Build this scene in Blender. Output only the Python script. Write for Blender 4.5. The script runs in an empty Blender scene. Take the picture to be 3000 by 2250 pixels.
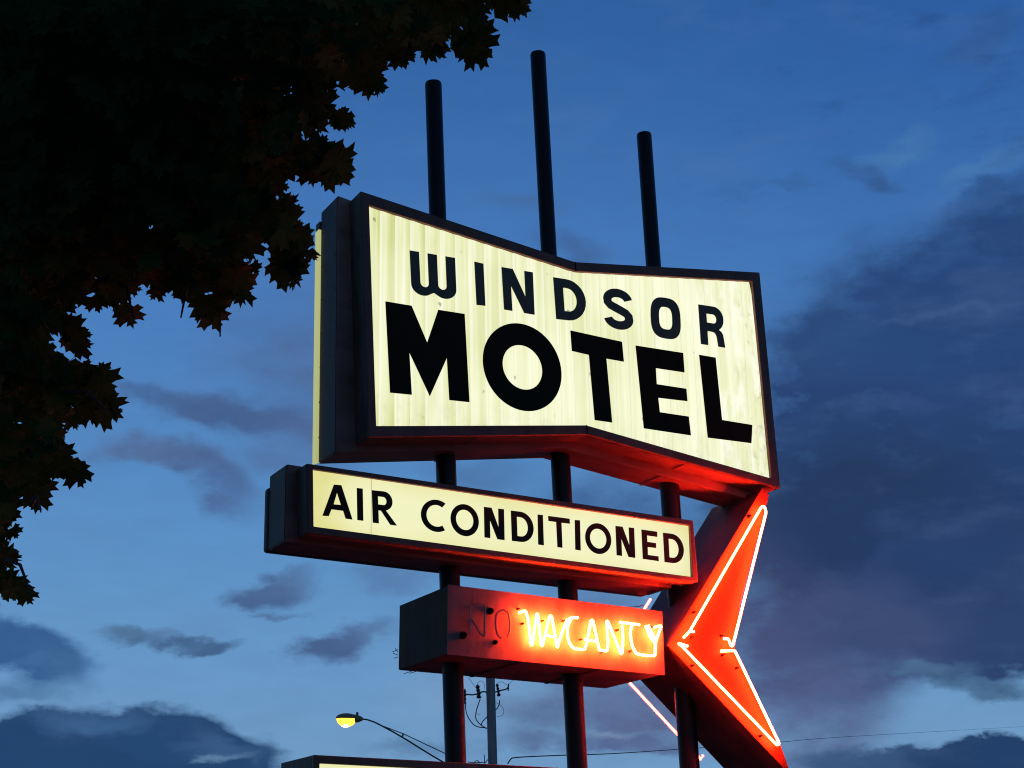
import bpy, math, random
import numpy as np
from mathutils import Vector, Matrix
from mathutils.geometry import tessellate_polygon
random.seed(7); rng = np.random.default_rng(7)
C = bpy.context.scene.collection
# ------------------------------------------------------------------ camera frame (solved from the sign's vanishing points)
F = 5000.0
def nrm(v): v = np.array(v, float); return v/np.linalg.norm(v)
AX = np.array([0.89591748, 0.1165497, 0.42865841]); AY = np.array([-0.44390254, 0.27139713, 0.85398719]); AZ = np.array([-0.01680471, -0.95538462, 0.29488614])
H = 1.6
def ray(px, py):
    v = np.array([px-1500, py-1125, F]); return np.array([v@AX, v@AY, v@AZ])
def P(px, py, Y):
    w = ray(px, py); w = w*(Y/w[1]); w[2] += H; return w
def proj(w):
    w = np.array(w, float); w[2] -= H; c = w[0]*AX+w[1]*AY+w[2]*AZ; return 1500+F*c[0]/c[2], 1125+F*c[1]/c[2], c[2]
D0 = 9.4            # front plane of the signs
T = 0.72            # their depth
DP = D0+.33         # plane of the poles

# ------------------------------------------------------------------ materials
def lin(r, g, b):
    f = lambda c: (c/255/12.92) if c/255 <= .04045 else ((c/255+.055)/1.055)**2.4
    return (f(r), f(g), f(b), 1)
def mat(name):
    m = bpy.data.materials.new(name); m.use_nodes = True; nt = m.node_tree
    return m, nt, nt.nodes['Principled BSDF']
def N(nt, t, **k):
    n = nt.nodes.new(t)
    for a, b in k.items(): setattr(n, a, b)
    return n
def painted(name, col, col2, rough=.5, metal=0, scale=6, bump=.15, stretch=(1, 1, .35), spec=.4, contrast=(.35, .7)):
    m, nt, b = mat(name); L = nt.links
    tc = N(nt, 'ShaderNodeTexCoord'); mp = N(nt, 'ShaderNodeMapping'); mp.inputs['Scale'].default_value = stretch
    n1 = N(nt, 'ShaderNodeTexNoise'); n1.inputs['Scale'].default_value = scale; n1.inputs['Detail'].default_value = 8; n1.inputs['Roughness'].default_value = .65
    r = N(nt, 'ShaderNodeValToRGB'); r.color_ramp.elements[0].color = col; r.color_ramp.elements[1].color = col2
    r.color_ramp.elements[0].position, r.color_ramp.elements[1].position = contrast
    L.new(tc.outputs['Object'], mp.inputs[0]); L.new(mp.outputs[0], n1.inputs[0]); L.new(n1.outputs[0], r.inputs[0]); L.new(r.outputs[0], b.inputs['Base Color'])
    n2 = N(nt, 'ShaderNodeTexNoise'); n2.inputs['Scale'].default_value = scale*9; n2.inputs['Detail'].default_value = 4
    L.new(tc.outputs['Object'], n2.inputs[0])
    bp = N(nt, 'ShaderNodeBump'); bp.inputs['Strength'].default_value = bump; bp.inputs['Distance'].default_value = .01
    L.new(n2.outputs[0], bp.inputs['Height']); L.new(bp.outputs[0], b.inputs['Normal'])
    mr = N(nt, 'ShaderNodeMapRange'); mr.inputs[3].default_value = rough-.12; mr.inputs[4].default_value = rough+.15
    L.new(n1.outputs[0], mr.inputs[0]); L.new(mr.outputs[0], b.inputs['Roughness'])
    b.inputs['Metallic'].default_value = metal; b.inputs['Specular IOR Level'].default_value = spec
    return m
M = {}
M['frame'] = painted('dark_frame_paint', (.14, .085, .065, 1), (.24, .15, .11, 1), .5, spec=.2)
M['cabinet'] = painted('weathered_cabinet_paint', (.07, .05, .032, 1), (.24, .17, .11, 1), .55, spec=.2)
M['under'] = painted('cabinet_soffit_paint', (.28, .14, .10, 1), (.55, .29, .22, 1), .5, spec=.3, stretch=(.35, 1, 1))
M['pole'] = painted('black_pole_paint', (.006, .005, .005, 1), (.016, .012, .012, 1), .42, spec=.3)
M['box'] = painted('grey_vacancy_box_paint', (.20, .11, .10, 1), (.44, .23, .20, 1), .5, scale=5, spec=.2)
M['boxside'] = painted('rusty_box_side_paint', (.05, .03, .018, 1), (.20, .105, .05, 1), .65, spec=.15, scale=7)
M['arrow'] = painted('orange_arrow_paint', (.50, .075, .008, 1), (.62, .10, .012, 1), .5, spec=.2, bump=.08)
M['arrowside'] = painted('maroon_arrow_side_paint', (.11, .035, .04, 1), (.24, .08, .08, 1), .5, spec=.2)
M['ink'] = painted('teal_black_letter_paint', (.10, .12, .085, 1), (.17, .19, .135, 1), .4, bump=.03, spec=.08)
M['black'] = painted('black_letter_paint', (.02, .014, .006, 1), (.035, .025, .010, 1), .45, bump=.03, spec=.08)
M['brown'] = painted('brown_letter_paint', (.05, .03, .018, 1), (.08, .05, .03, 1), .45, bump=.03, spec=.08)
M['rubber'] = painted('black_electrode_rubber', (.006, .003, .003, 1), (.015, .008, .008, 1), .6, spec=.1)
M['wood'] = painted('grey_weathered_pole_wood', (.28, .25, .22, 1), (.5, .46, .42, 1), .85, scale=3, stretch=(6, 6, .4))
M['wire'] = painted('black_cable', (.008, .008, .01, 1), (.02, .02, .022, 1), .6)
M['porcelain'] = painted('brown_porcelain', (.04, .025, .02, 1), (.10, .06, .05, 1), .3)
M['galv'] = painted('dull_galvanised_steel', (.10, .09, .07, 1), (.2, .18, .15, 1), .5, metal=.5)
M['bark'] = painted('dark_bark', (.02, .015, .01, 1), (.06, .045, .035, 1), .9, scale=5, bump=.6)
M['asphalt'] = painted('asphalt', (.035, .035, .037, 1), (.065, .063, .062, 1), .9, scale=3, bump=.5, stretch=(1, 1, 1))

def emis(name, col, s):
    m, nt, b = mat(name); b.inputs['Base Color'].default_value = (.02, .02, .02, 1)
    b.inputs['Emission Color'].default_value = (*col, 1); b.inputs['Emission Strength'].default_value = s; return m
M['neon'] = emis('lit_neon_glass', (1, .024, .009), 220)
M['neon_hot'] = emis('hot_lit_neon_glass', (1, .05, .008), 330)
M['neon_dim'] = emis('rear_neon_glass', (1, .020, .012), 75)
M['lamp'] = emis('sodium_lens', (1, .40, .035), 3.2); M['bulb'] = emis('sodium_arc_tube', (1, .62, .22), 22)
m, nt, b = mat('unlit_neon_glass'); b.inputs['Base Color'].default_value = (.45, .26, .22, 1); b.inputs['Roughness'].default_value = .12
b.inputs['Transmission Weight'].default_value = .1; b.inputs['Specular IOR Level'].default_value = 1; M['glass'] = m

def lit_panel(name, ca, cb, cdirt, strength, kind):
    """back-lit acrylic: emits through vertical corrugations, with dirt specks"""
    m, nt, b = mat(name); L = nt.links
    tc = N(nt, 'ShaderNodeTexCoord')
    def mapping(sx, sy, sz):
        q = N(nt, 'ShaderNodeMapping'); q.inputs['Scale'].default_value = (sx, sy, sz); L.new(tc.outputs['Object'], q.inputs[0]); return q
    def noise(q, sc, det=3, rough=.5):
        n = N(nt, 'ShaderNodeTexNoise'); n.inputs['Scale'].default_value = sc; n.inputs['Detail'].default_value = det; n.inputs['Roughness'].default_value = rough
        L.new(q.outputs[0], n.inputs[0]); return n
    def rng_(src, a, b_, c, d, smooth=True):
        q = N(nt, 'ShaderNodeMapRange'); q.interpolation_type = 'SMOOTHSTEP' if smooth else 'LINEAR'
        for i, v in enumerate((a, b_, c, d)): q.inputs[i+1].default_value = v
        L.new(src, q.inputs[0]); return q.outputs[0]
    def mul(a, b_, op='MULTIPLY'):
        q = N(nt, 'ShaderNodeMath', operation=op)
        for i, v in enumerate((a, b_)):
            if isinstance(v, (int, float)): q.inputs[i].default_value = v
            else: L.new(v, q.inputs[i])
        return q.outputs[0]
    mix = N(nt, 'ShaderNodeMix', data_type='RGBA'); mix.inputs[6].default_value = ca; mix.inputs[7].default_value = cb
    q1 = mapping(1, 1, 1)
    big = noise(q1, 1.1, 3)
    if kind == 'rib':
        streak = noise(mapping(9, 1, .25), 1.0, 4, .6); streak2 = noise(mapping(34, 1, .5), 1.0, 3, .6)
        sx = N(nt, 'ShaderNodeSeparateXYZ'); L.new(tc.outputs['Object'], sx.inputs[0])
        # corrugation: each rib's saw-tooth shade painted in, strongest at the left side
        xs = mul(sx.outputs[0], 1/.105); fr = mul(xs, 0, 'FRACT'); 
        ribfade = rng_(sx.outputs[0], 0.15, 1.5, 1, .18)
        ends = mul(rng_(sx.outputs[2], -1.15, -1.6, 0, 1), rng_(sx.outputs[2], -.4, 0, 0, 1), 'MAXIMUM'); rib = mul(mul(mul(rng_(fr, .0, .95, 0, 1, False), ribfade), mul(mul(ends, .6), .4, 'ADD')), .85)
        edge = rng_(sx.outputs[2], -.95, -1.35, 0, 1)
        f1 = mul(mul(rng_(streak.outputs[0], .38, .62, 0, 1), .22), mul(rng_(streak2.outputs[0], .4, .62, 0, 1), .14), 'ADD')
        fac = mul(mul(f1, rib, 'ADD'), mul(rng_(big.outputs[0], .4, .65, 0, 1), .25), 'ADD')
        L.new(fac, mix.inputs[0])
        # thin dark joints of the ribs
        fine = N(nt, 'ShaderNodeTexVoronoi'); fine.inputs['Scale'].default_value = 1.0; fine.inputs['Randomness'].default_value = .9
        L.new(mapping(9.5, 3, 7).outputs[0], fine.inputs[0])
        speck = rng_(mul(fine.outputs['Distance'], mul(rng_(noise(mapping(30, 1, 22), 1.6, 3).outputs[0], .3, .7, 0, .12), .06, 'SUBTRACT'), 'ADD'), .04, .13, 1, 0)
        gate = rng_(noise(mapping(1.6, 1, 1.3), 2.3, 2).outputs[0], .44, .52, 0, 1)
        joint = mul(rng_(fr, .0, .035, .35, 0), rng_(sx.outputs[0], .6, 1.6, 0, 1))
        grime = mul(rng_(noise(mapping(10, 1, 6), 1.2, 6, .75).outputs[0], .5, .78, 0, 1), rng_(sx.outputs[0], 2.55, 3.02, 0, 1))
        low = mul(mul(rng_(noise(mapping(10, 1, 6), 1.0, 6, .75).outputs[0], .48, .7, 0, 1), rng_(sx.outputs[2], -1.15, -1.6, 0, 1)), .5)
        d = mul(mul(mul(speck, mul(gate, mul(ends, .8), 'MAXIMUM')), .6), joint, 'MAXIMUM'); d = mul(d, mul(grime, .8), 'MAXIMUM'); d = mul(d, low, 'MAXIMUM')
        # whiter patched plastic at the right end, plus rib highlights painted in
        patch_hilite = mul(rng_(noise(mapping(4.5, 1, 1.2), 1.5, 5, .6).outputs[0], .47, .58, 0, 1), rng_(sx.outputs[0], 2.1, 2.7, 0, 1))
        rib_hilite = mul(mul(mul(rng_(fr, .78, .84, 0, 1), rng_(fr, .97, 1.0, 1, 0)), rng_(sx.outputs[0], .1, 2.2, .85, .25)), rng_(streak.outputs[0], .46, .36, 0, .8), 'MAXIMUM')
        patch_hilite = mul(patch_hilite, rib_hilite, 'MAXIMUM')
        mixp = N(nt, 'ShaderNodeMix', data_type='RGBA'); mixp.inputs[7].default_value = lin(252, 252, 232); L.new(mul(patch_hilite, .75), mixp.inputs[0]); L.new(mix.outputs[2], mixp.inputs[6]); top = mixp
    else:
        sx = N(nt, 'ShaderNodeSeparateXYZ'); L.new(tc.outputs['Object'], sx.inputs[0])
        tube = rng_(sx.outputs[0], .0, .35, .75, 0)
        tube2 = rng_(sx.outputs[0], 2.5, 2.72, 0, .6)
        fac = mul(mul(tube, tube2, 'MAXIMUM'), mul(rng_(big.outputs[0], .4, .7, 0, 1), .35), 'ADD'); zz = mul(sx.outputs[2], mul(sx.outputs[0], .045), 'ADD'); bandv = mul(rng_(zz, -.12, 0, 0, .35), rng_(zz, -.26, -.38, 0, .35), 'MAXIMUM'); fac = mul(fac, bandv, 'ADD'); L.new(fac, mix.inputs[0]); top = mix  # uneven backlight painted into the emission: yellower ends, top and bottom
        seam = mul(sx.outputs[0], .385, 'SUBTRACT'); seam = mul(seam, 0, 'ABSOLUTE')
        d = mul(rng_(seam, .0015, .003, .55, 0), mul(rng_(noise(mapping(6, 1, 5), 1.5, 6, .8).outputs[0], .62, .8, 0, 1), .25), 'MAXIMUM')
    mixd = N(nt, 'ShaderNodeMix', data_type='RGBA'); mixd.inputs[7].default_value = cdirt
    L.new(d, mixd.inputs[0]); L.new(top.outputs[2], mixd.inputs[6])
    L.new(mixd.outputs[2], b.inputs['Emission Color']); b.inputs['Emission Strength'].default_value = strength
    b.inputs['Base Color'].default_value = (.25, .25, .2, 1); b.inputs['Roughness'].default_value = .35
    return m
M['panel'] = lit_panel('backlit_ribbed_plastic', lin(249, 250, 216), lin(200, 205, 122), lin(95, 95, 45), 1.06, 'rib')
M['panel2'] = lit_panel('backlit_flat_plastic', lin(243, 243, 194), lin(226, 222, 142), lin(120, 115, 70), 1.0, 'flat')
M['panel_edge'] = emis('backlit_plastic_edge', lin(205, 210, 140)[:3], .72)

# ------------------------------------------------------------------ mesh helpers
class MB:
    def __init__(s): s.v = []; s.f = []
    def add(s, vs, fs):
        o = len(s.v); s.v += [tuple(map(float, p)) for p in vs]; s.f += [tuple(i+o for i in q) for q in fs]; return s
    def prism(s, outer, holes, y0, y1, shift=0):
        """outer/holes: lists of (x,z); extruded from y0 (front) to y1"""
        loops = [outer]+list(holes); vl = [[Vector((p[0], p[1], 0)) for p in l] for l in loops]
        tris = tessellate_polygon(vl); flat = [p for l in loops for p in l]; n = len(flat)
        vs = [(p[0], y0, p[1]) for p in flat]+[(p[0], y1, p[1]) for p in flat]; fs = []
        for t in tris:
            a, b, c = [flat[i] for i in t]; cr = (b[0]-a[0])*(c[1]-a[1])-(b[1]-a[1])*(c[0]-a[0])
            t = tuple(t) if cr > 0 else tuple(t)[::-1]
            fs.append(t); fs.append(tuple(i+n for i in t[::-1]))
        o = 0
        for k, l in enumerate(loops):
            m_ = len(l); area = sum(l[i][0]*l[(i+1) % m_][1]-l[(i+1) % m_][0]*l[i][1] for i in range(m_))
            ccw = (area > 0) == (k == 0)
            for i in range(m_):
                a, b = o+i, o+(i+1) % m_
                fs.append((b, a, a+n, b+n) if ccw else (a, b, b+n, a+n))
            o += m_
        return s.add(vs, fs)
    def tube(s, pts, r, sides=10, r1=None, caps=True):
        pts = [Vector(p) for p in pts]; n = len(pts); r1 = r if r1 is None else r1
        ref = None; vs = []; 
        for i, p in enumerate(pts):
            t = (pts[min(i+1, n-1)]-pts[max(i-1, 0)]).normalized()
            if ref is None: ref = t.orthogonal().normalized()
            ref = (ref-t*ref.dot(t)).normalized(); bn = t.cross(ref); rr = r+(r1-r)*i/max(1, n-1)
            for k in range(sides):
                a = 2*math.pi*k/sides; vs.append(p+(ref*math.cos(a)+bn*math.sin(a))*rr)
        fs = [(i*sides+k, i*sides+(k+1) % sides, (i+1)*sides+(k+1) % sides, (i+1)*sides+k) for i in range(n-1) for k in range(sides)]
        if caps: fs += [tuple(range(sides))[::-1], tuple((n-1)*sides+k for k in range(sides))]
        return s.add(vs, fs)
    def lathe(s, c, prof, sides=16, axis=(0, 0, 1)):
        ax = Vector(axis).normalized(); e = ax.orthogonal().normalized(); g = ax.cross(e); c = Vector(c); vs = []
        for h, r in prof:
            for k in range(sides):
                a = 2*math.pi*k/sides; vs.append(c+ax*h+(e*math.cos(a)+g*math.sin(a))*r)
        n = len(prof); fs = [(i*sides+k, i*sides+(k+1) % sides, (i+1)*sides+(k+1) % sides, (i+1)*sides+k) for i in range(n-1) for k in range(sides)]
        fs += [tuple(range(sides))[::-1], tuple((n-1)*sides+k for k in range(sides))]
        return s.add(vs, fs)
    def box(s, c, sz, rot=None):
        hx, hy, hz = [q/2 for q in sz]; vs = [Vector((x, y, z)) for x in (-hx, hx) for y in (-hy, hy) for z in (-hz, hz)]
        if rot is not None: vs = [rot @ v for v in vs]
        return s.add([v+Vector(c) for v in vs], [(0, 1, 3, 2), (4, 6, 7, 5), (0, 4, 5, 1), (2, 3, 7, 6), (0, 2, 6, 4), (1, 5, 7, 3)])
    def build(s, name, m, parent=None, smooth=False, origin=None, bevel=0, label=None):
        pw = Vector(parent['_o']) if parent is not None else Vector((0, 0, 0))
        if origin is None: origin = pw
        o3 = Vector(origin)
        me = bpy.data.meshes.new(name); me.from_pydata([tuple(Vector(p)-o3) for p in s.v], [], s.f)
        me.materials.append(m)
        if smooth: me.polygons.foreach_set('use_smooth', [True]*len(me.polygons))
        o = bpy.data.objects.new(name, me); C.objects.link(o)
        if smooth:
            try: me.set_sharp_from_angle(angle=math.radians(40))
            except Exception: pass
        if parent is not None: o.parent = parent
        o.location = o3-pw; o['_o'] = tuple(o3)
        if bevel:
            b = o.modifiers.new('b', 'BEVEL'); b.width = bevel; b.segments = 2; b.limit_method = 'ANGLE'
        if label: o['label'] = label
        return o
def thing(name, loc, label, cat, group=None):
    o = bpy.data.objects.new(name, None); C.objects.link(o); o.location = tuple(map(float, loc)); o['_o'] = tuple(map(float, loc)); o.empty_display_size = .1
    o['label'] = label; o['category'] = cat
    if group: o['group'] = group
    return o
def xz(pts, Y): return [(p[0], p[2]) for p in (P(x, y, Y) for x, y in pts)]
def z(k, pts):
    ox, oy = ZO[k]; return [(ox+x/2.765, oy+y/2.765) for x, y in pts]
ZO = {1: (900, 540), 2: (1600, 700), 3: (900, 1100), 4: (1600, 1200), 5: (740, 1330), 6: (1140, 1650), 7: (1800, 1650), 8: (740, 1900), 9: (800, 0)}
def inset(poly, d):
    """inset a convex-ish polygon by d"""
    n = len(poly); A = sum(poly[i][0]*poly[(i+1) % n][1]-poly[(i+1) % n][0]*poly[i][1] for i in range(n)); s = 1 if A > 0 else -1; out = []
    for i in range(n):
        a, b, c = [Vector(poly[j % n]) for j in (i-1, i, i+1)]; e1 = (b-a).normalized(); e2 = (c-b).normalized()
        n1 = Vector((-e1.y, e1.x))*s; n2 = Vector((-e2.y, e2.x))*s; k = (n1+n2); k = k/(1+n1.dot(n2)); out.append(tuple(b+k*d))
    return out
def smooth_path(pts, it=2, closed=False):
    for _ in range(it):
        q = [pts[0]]
        for a, b in zip(pts, pts[1:]):
            q += [tuple(a[i]*.75+b[i]*.25 for i in range(len(a))), tuple(a[i]*.25+b[i]*.75 for i in range(len(a)))]
        q.append(pts[-1]); pts = q
    return pts
def round_path(pts, r):
    """replace corners by short arcs of about r (pixel units)"""
    out = [pts[0]]
    for a, b, c in zip(pts, pts[1:], pts[2:]):
        A, B, Cc = Vector(a), Vector(b), Vector(c); d1 = min(r, (A-B).length*.45); d2 = min(r, (Cc-B).length*.45)
        p = B+(A-B).normalized()*d1; q = B+(Cc-B).normalized()*d2
        for t in (0, .25, .5, .75, 1): out.append(tuple(p*(1-t)**2+B*2*t*(1-t)+q*t*t))
    out.append(pts[-1]); return out

# ------------------------------------------------------------------ glyph outlines (unit box, v down)
def arc(cx, cy, rx, ry, a0, a1, n=14):
    return [(cx+rx*math.cos(math.radians(a0+(a1-a0)*i/n)), cy+ry*math.sin(math.radians(a0+(a1-a0)*i/n))) for i in range(n+1)]
def quadmap(q, pts):
    (a, b, c, d) = q
    return [tuple((1-u)*(1-v)*a[i]+u*(1-v)*b[i]+u*v*c[i]+(1-u)*v*d[i] for i in (0, 1)) for u, v in pts]
def stroke(path, w, asp):
    ps = [Vector((x, y*asp)) for x, y in path]; Lf, Rt = [], []
    for i, p in enumerate(ps):
        t = (ps[min(i+1, len(ps)-1)]-ps[max(i-1, 0)]).normalized(); nn = Vector((-t.y, t.x))*w/2
        Lf.append(p+nn); Rt.append(p-nn)
    return [(p.x, p.y/asp) for p in Lf+Rt[::-1]]
def g_D(s, t): return [[(0, 0), (.42, 0)]+arc(.42, .5, .58, .5, -90, 90)[1:]+[(0, 1)], [(s, t), (.42, t)]+arc(.42, .5, .58-s, .5-t, -90, 90)[1:]+[(s, 1-t)]]
def g_N(s): return [[(0, 0), (s*1.32, 0), (1-s, .62), (1-s, 0), (1, 0), (1, 1), (1-s*1.25, 1), (s, .40), (s, 1), (0, 1)]]
G = {
 'W': [[(0, 0), (.205, 0), (.205, .70)]+arc(.30, .70, .095, .10, 180, 0, 8)[1:]+[(.395, .70), (.395, 0), (.60, 0), (.60, .70)][1:]+arc(.695, .70, .095, .10, 180, 0, 8)+[(.79, 0), (1, 0), (1, .76)]+arc(.74, .76, .26, .24, 0, 112, 10)+[(.5, .90)]+arc(.26, .76, .26, .24, 68, 180, 10)],
 'I': [[(0, 0), (1, 0), (1, 1), (0, 1)]],
 'N': g_N(.27), 'D': g_D(.29, .215),
 'S': [stroke(arc(.5, .285, .36, .175, -8, -175, 14)+[(.15, .36), (.24, .425), (.42, .475), (.60, .525), (.76, .575), (.85, .64)]+arc(.5, .715, .36, .175, 5, 172, 14), .285, 1.42)],
 'R': [[(0, 0), (.58, 0)]+arc(.60, .305, .38, .305, -90, 62, 12)+[(.88, .62), (.94, .70), (1, 1), (.72, 1), (.67, .74), (.61, .665), (.5, .645), (.30, .64), (.30, 1), (0, 1)],
       [(.30, .20), (.55, .20)]+arc(.57, .315, .13, .115, -90, 90, 8)+[(.30, .43)]],
}
def sup(cx, cy, rx, ry, n, k=40):
    o = []
    for i in range(k):
        a = 2*math.pi*i/k; c, s_ = math.cos(a), math.sin(a); o.append((cx+rx*math.copysign(abs(c)**(2/n), c), cy+ry*math.copysign(abs(s_)**(2/n), s_)))
    return o
G['O'] = [sup(.5, .5, .5, .5, 2.9), sup(.5, .5, .225, .275, 3.0)]
G['Nt'] = g_N(.285); G['Dt'] = g_D(.255, .18)
G['Rt'] = [[(0, 0), (.50, 0)]+arc(.50, .29, .36, .29, -90, 80, 12)+[(1.0, 1), (.73, 1), (.36, .60), (.25, .60), (.25, 1), (0, 1)],
           [(.25, .17), (.48, .17)]+arc(.48, .295, .13, .125, -90, 90, 8)+[(.25, .42)]]
def ell(cx, cy, ax, ay, bx, by, n=56): return [(cx+ax*math.cos(2*math.pi*i/n)+bx*math.sin(2*math.pi*i/n), cy+ay*math.cos(2*math.pi*i/n)+by*math.sin(2*math.pi*i/n)) for i in range(n)]
def letter(loops_px, Y, m, parent, ch, th=.006):
    loops = [xz(l, Y) for l in loops_px]
    c = loops[0][0]
    MB().prism(loops[0], loops[1:], Y-th, Y-.0005, 0).build('letter', m, parent, origin=(c[0], Y, c[1]), label='letter '+ch)

# ================================================================== MAIN SIGN
outer = xz([(1055.5, 561.7), (1682, 769), (2222.8, 799.5), (2283.5, 1431.5), (1719, 1274), (1077, 1283)], D0)
inner = xz([(1079.7, 603), (1685, 796), (2202, 825), (2257.5, 1402.5), (1715.7, 1247), (1100.7, 1249)], D0)
t1 = .185
base = (outer[0][0], D0, outer[5][1])
main = thing('sign_board', base, 'large backlit bow-tie shaped board reading WINDSOR MOTEL, topmost on the three poles', 'sign')
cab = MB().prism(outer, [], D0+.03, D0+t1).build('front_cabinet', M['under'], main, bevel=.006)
MB().prism(outer, [inner], D0-.012, D0+.0295).build('face_frame', M['frame'], main, bevel=.004)
for (a_, b_) in ((outer[1], inner[1]), (outer[4], inner[4])):
    MB().prism([(a_[0]-.004, a_[1]), (a_[0]+.004, a_[1]), (b_[0]+.004, b_[1]), (b_[0]-.004, b_[1])], [], D0-.0145, D0-.0125).build('frame_joint', M['rubber'], main)
def screws(poly, inn, n, parent):
    for i in range(len(poly)):
        a_, b_ = [((poly[j % len(poly)][0]+inn[j % len(poly)][0])/2, (poly[j % len(poly)][1]+inn[j % len(poly)][1])/2) for j in (i, i+1)]
        Ln = math.dist(a_, b_); k = max(1, int(Ln/n))
        for q in range(k):
            t = (q+.5)/k; c = (a_[0]+(b_[0]-a_[0])*t, D0-.0122, a_[1]+(b_[1]-a_[1])*t); MB().lathe(c, [(0, .006), (.003, .005), (.004, .002)], 8, (0, -1, 0)).build('screw', M['galv'], parent)
screws(outer, inner, .45, main)
# thin bright lip where the frame meets the soffit
lipo = outer; lipi = inset(outer, .012)
# rear cabinet, set further left and deeper
TLr = P(990.4, 571.8, D0+t1); Tm = .485; BLr = P(957.9, 1362, D0+Tm); BFr = P(1578, 1348, D0+Tm+.05); BRr = P(2073.8, 1482, D0+Tm+.05)
xe = outer[3][0]-.06; BRz = BFr[2]+(BRr[2]-BFr[2])*(xe-BFr[0])/(BRr[0]-BFr[0])
shift = .0
rear = [(TLr[0], TLr[2]), (outer[1][0], outer[1][1]-.03), (outer[2][0]-.05, outer[2][1]-.03), (xe, BRz), (BFr[0], BFr[2]), (TLr[0]+.01, BLr[2])]
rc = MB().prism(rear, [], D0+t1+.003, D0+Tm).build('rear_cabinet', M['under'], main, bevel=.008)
# side skins of the two cabinets: separate sheet-metal colour on the left
def side_skin(name, x0, z0, x1, z1, ya, yb, m, parent, off=.004):
    return MB().add([(x0-off, ya, z0), (x1-off, ya, z1), (x1-off, yb, z1), (x0-off, yb, z0), (x0, ya, z0), (x1, ya, z1), (x1, yb, z1), (x0, yb, z0)],
        [(0, 1, 2, 3), (4, 7, 6, 5), (0, 4, 5, 1), (1, 5, 6, 2), (2, 6, 7, 3), (3, 7, 4, 0)]).build(name, m, parent)
side_skin('side_panel', outer[0][0], outer[0][1]-.004, outer[5][0], outer[5][1]+.004, D0-.01, D0+t1-.002, M['cabinet'], main)
side_skin('side_panel', rear[0][0], rear[0][1]-.01, rear[5][0], rear[5][1]+.01, D0+t1+.01, D0+Tm-.004, M['cabinet'], main)
# front sheet of the rear cabinet seen beside the front one
# lit plastic of the rear face, seen edge on
zt = P(938, 672, D0+Tm)[2]
MB().prism([(rear[5][0]-.02, BLr[2]+.005), (rear[5][0]+.05, BLr[2]+.04), (rear[4][0], rear[4][1]+.05), (rear[3][0]-.1, rear[3][1]+.06), (rear[2][0]-.1, rear[2][1]-.1), (rear[1][0], rear[1][1]-.1), (rear[0][0]-.018, zt)], [], D0+Tm+.003, D0+Tm+.068).build('rear_panel', M['panel_edge'], main)
MB().box((rear[0][0]+.02, D0+Tm+.035, zt+.03), (.07, .07, .055)).build('bracket', M['cabinet'], main, bevel=.004)
def rivets_x(x, ya, yb, z0, z1, n, parent, m='galv', r=.006):
    for y in (ya, yb):
        for k in range(n):
            t = (k+.5)/n; MB().lathe((x, y, z0+(z1-z0)*t), [(0, r), (.003, r*.85), (.004, r*.4)], 8, (-1, 0, 0)).build('rivet', M[m], parent)
rivets_x(rear[0][0]-.004, D0+t1+.03, D0+Tm-.03, rear[0][1]-.05, rear[5][1]+.05, 7, main)
rivets_x(outer[0][0]-.002, D0+t1-.035, D0+t1-.035, outer[0][1]-.06, outer[5][1]+.06, 6, main)
def soffit_seams(poly, xs, ya, yb, parent, m='under', th=.004, w=.022):
    for x in xs:
        for i in range(len(poly)):
            a_, b_ = poly[i], poly[(i+1) % len(poly)]
            if a_[0] > b_[0] and b_[0] <= x <= a_[0]:
                zz = a_[1]+(b_[1]-a_[1])*(x-a_[0])/(b_[0]-a_[0]); MB().box((x, (ya+yb)/2, zz-th/2-.0035), (w, yb-ya, th)).build('seam_strip', M[m], parent)
soffit_seams(outer, [outer[5][0]+.75, outer[5][0]+2.3], D0+.035, D0+t1-.004, main); soffit_seams(rear, [rear[5][0]+.8, rear[5][0]+2.35], D0+t1+.01, D0+Tm-.01, main)
# ribbed face panel: real corrugation
def ribbed(poly, Y, m, parent, pitch=.105, amp=.006):
    xs = sorted({p[0] for p in poly}); x0, x1 = xs[0], xs[-1]; mb = MB()
    def bounds(x):
        zz = []
        for i in range(len(poly)):
            a, b = poly[i], poly[(i+1) % len(poly)]
            if abs(a[0]-b[0]) < 1e-9: continue
            lo, hi = min(a[0], b[0]), max(a[0], b[0])
            if lo-1e-6 <= x <= hi+1e-6: zz.append(a[1]+(b[1]-a[1])*(x-a[0])/(b[0]-a[0]))
        return min(zz), max(zz)
    n = int((x1-x0)/.0131); vs = []
    for i in range(n+1):
        x = x0+(x1-x0)*i/n; lo, hi = bounds(x); ph = ((x-x0)/pitch) % 1; y = Y-amp*(1-min(ph/.8, (1-ph)/.2))
        vs += [(x, y, lo), (x, y, hi)]
    mb.add(vs, [(2*i, 2*i+2, 2*i+3, 2*i+1) for i in range(n)])
    return mb.build('face_panel', m, parent, origin=(x0, Y, poly[0][1]))
pin = inset(inner, -.004)
pan = ribbed(inner, D0+.018, M['panel'], main)
YL = D0+.009
def L1(pts): return z(1, pts)
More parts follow.
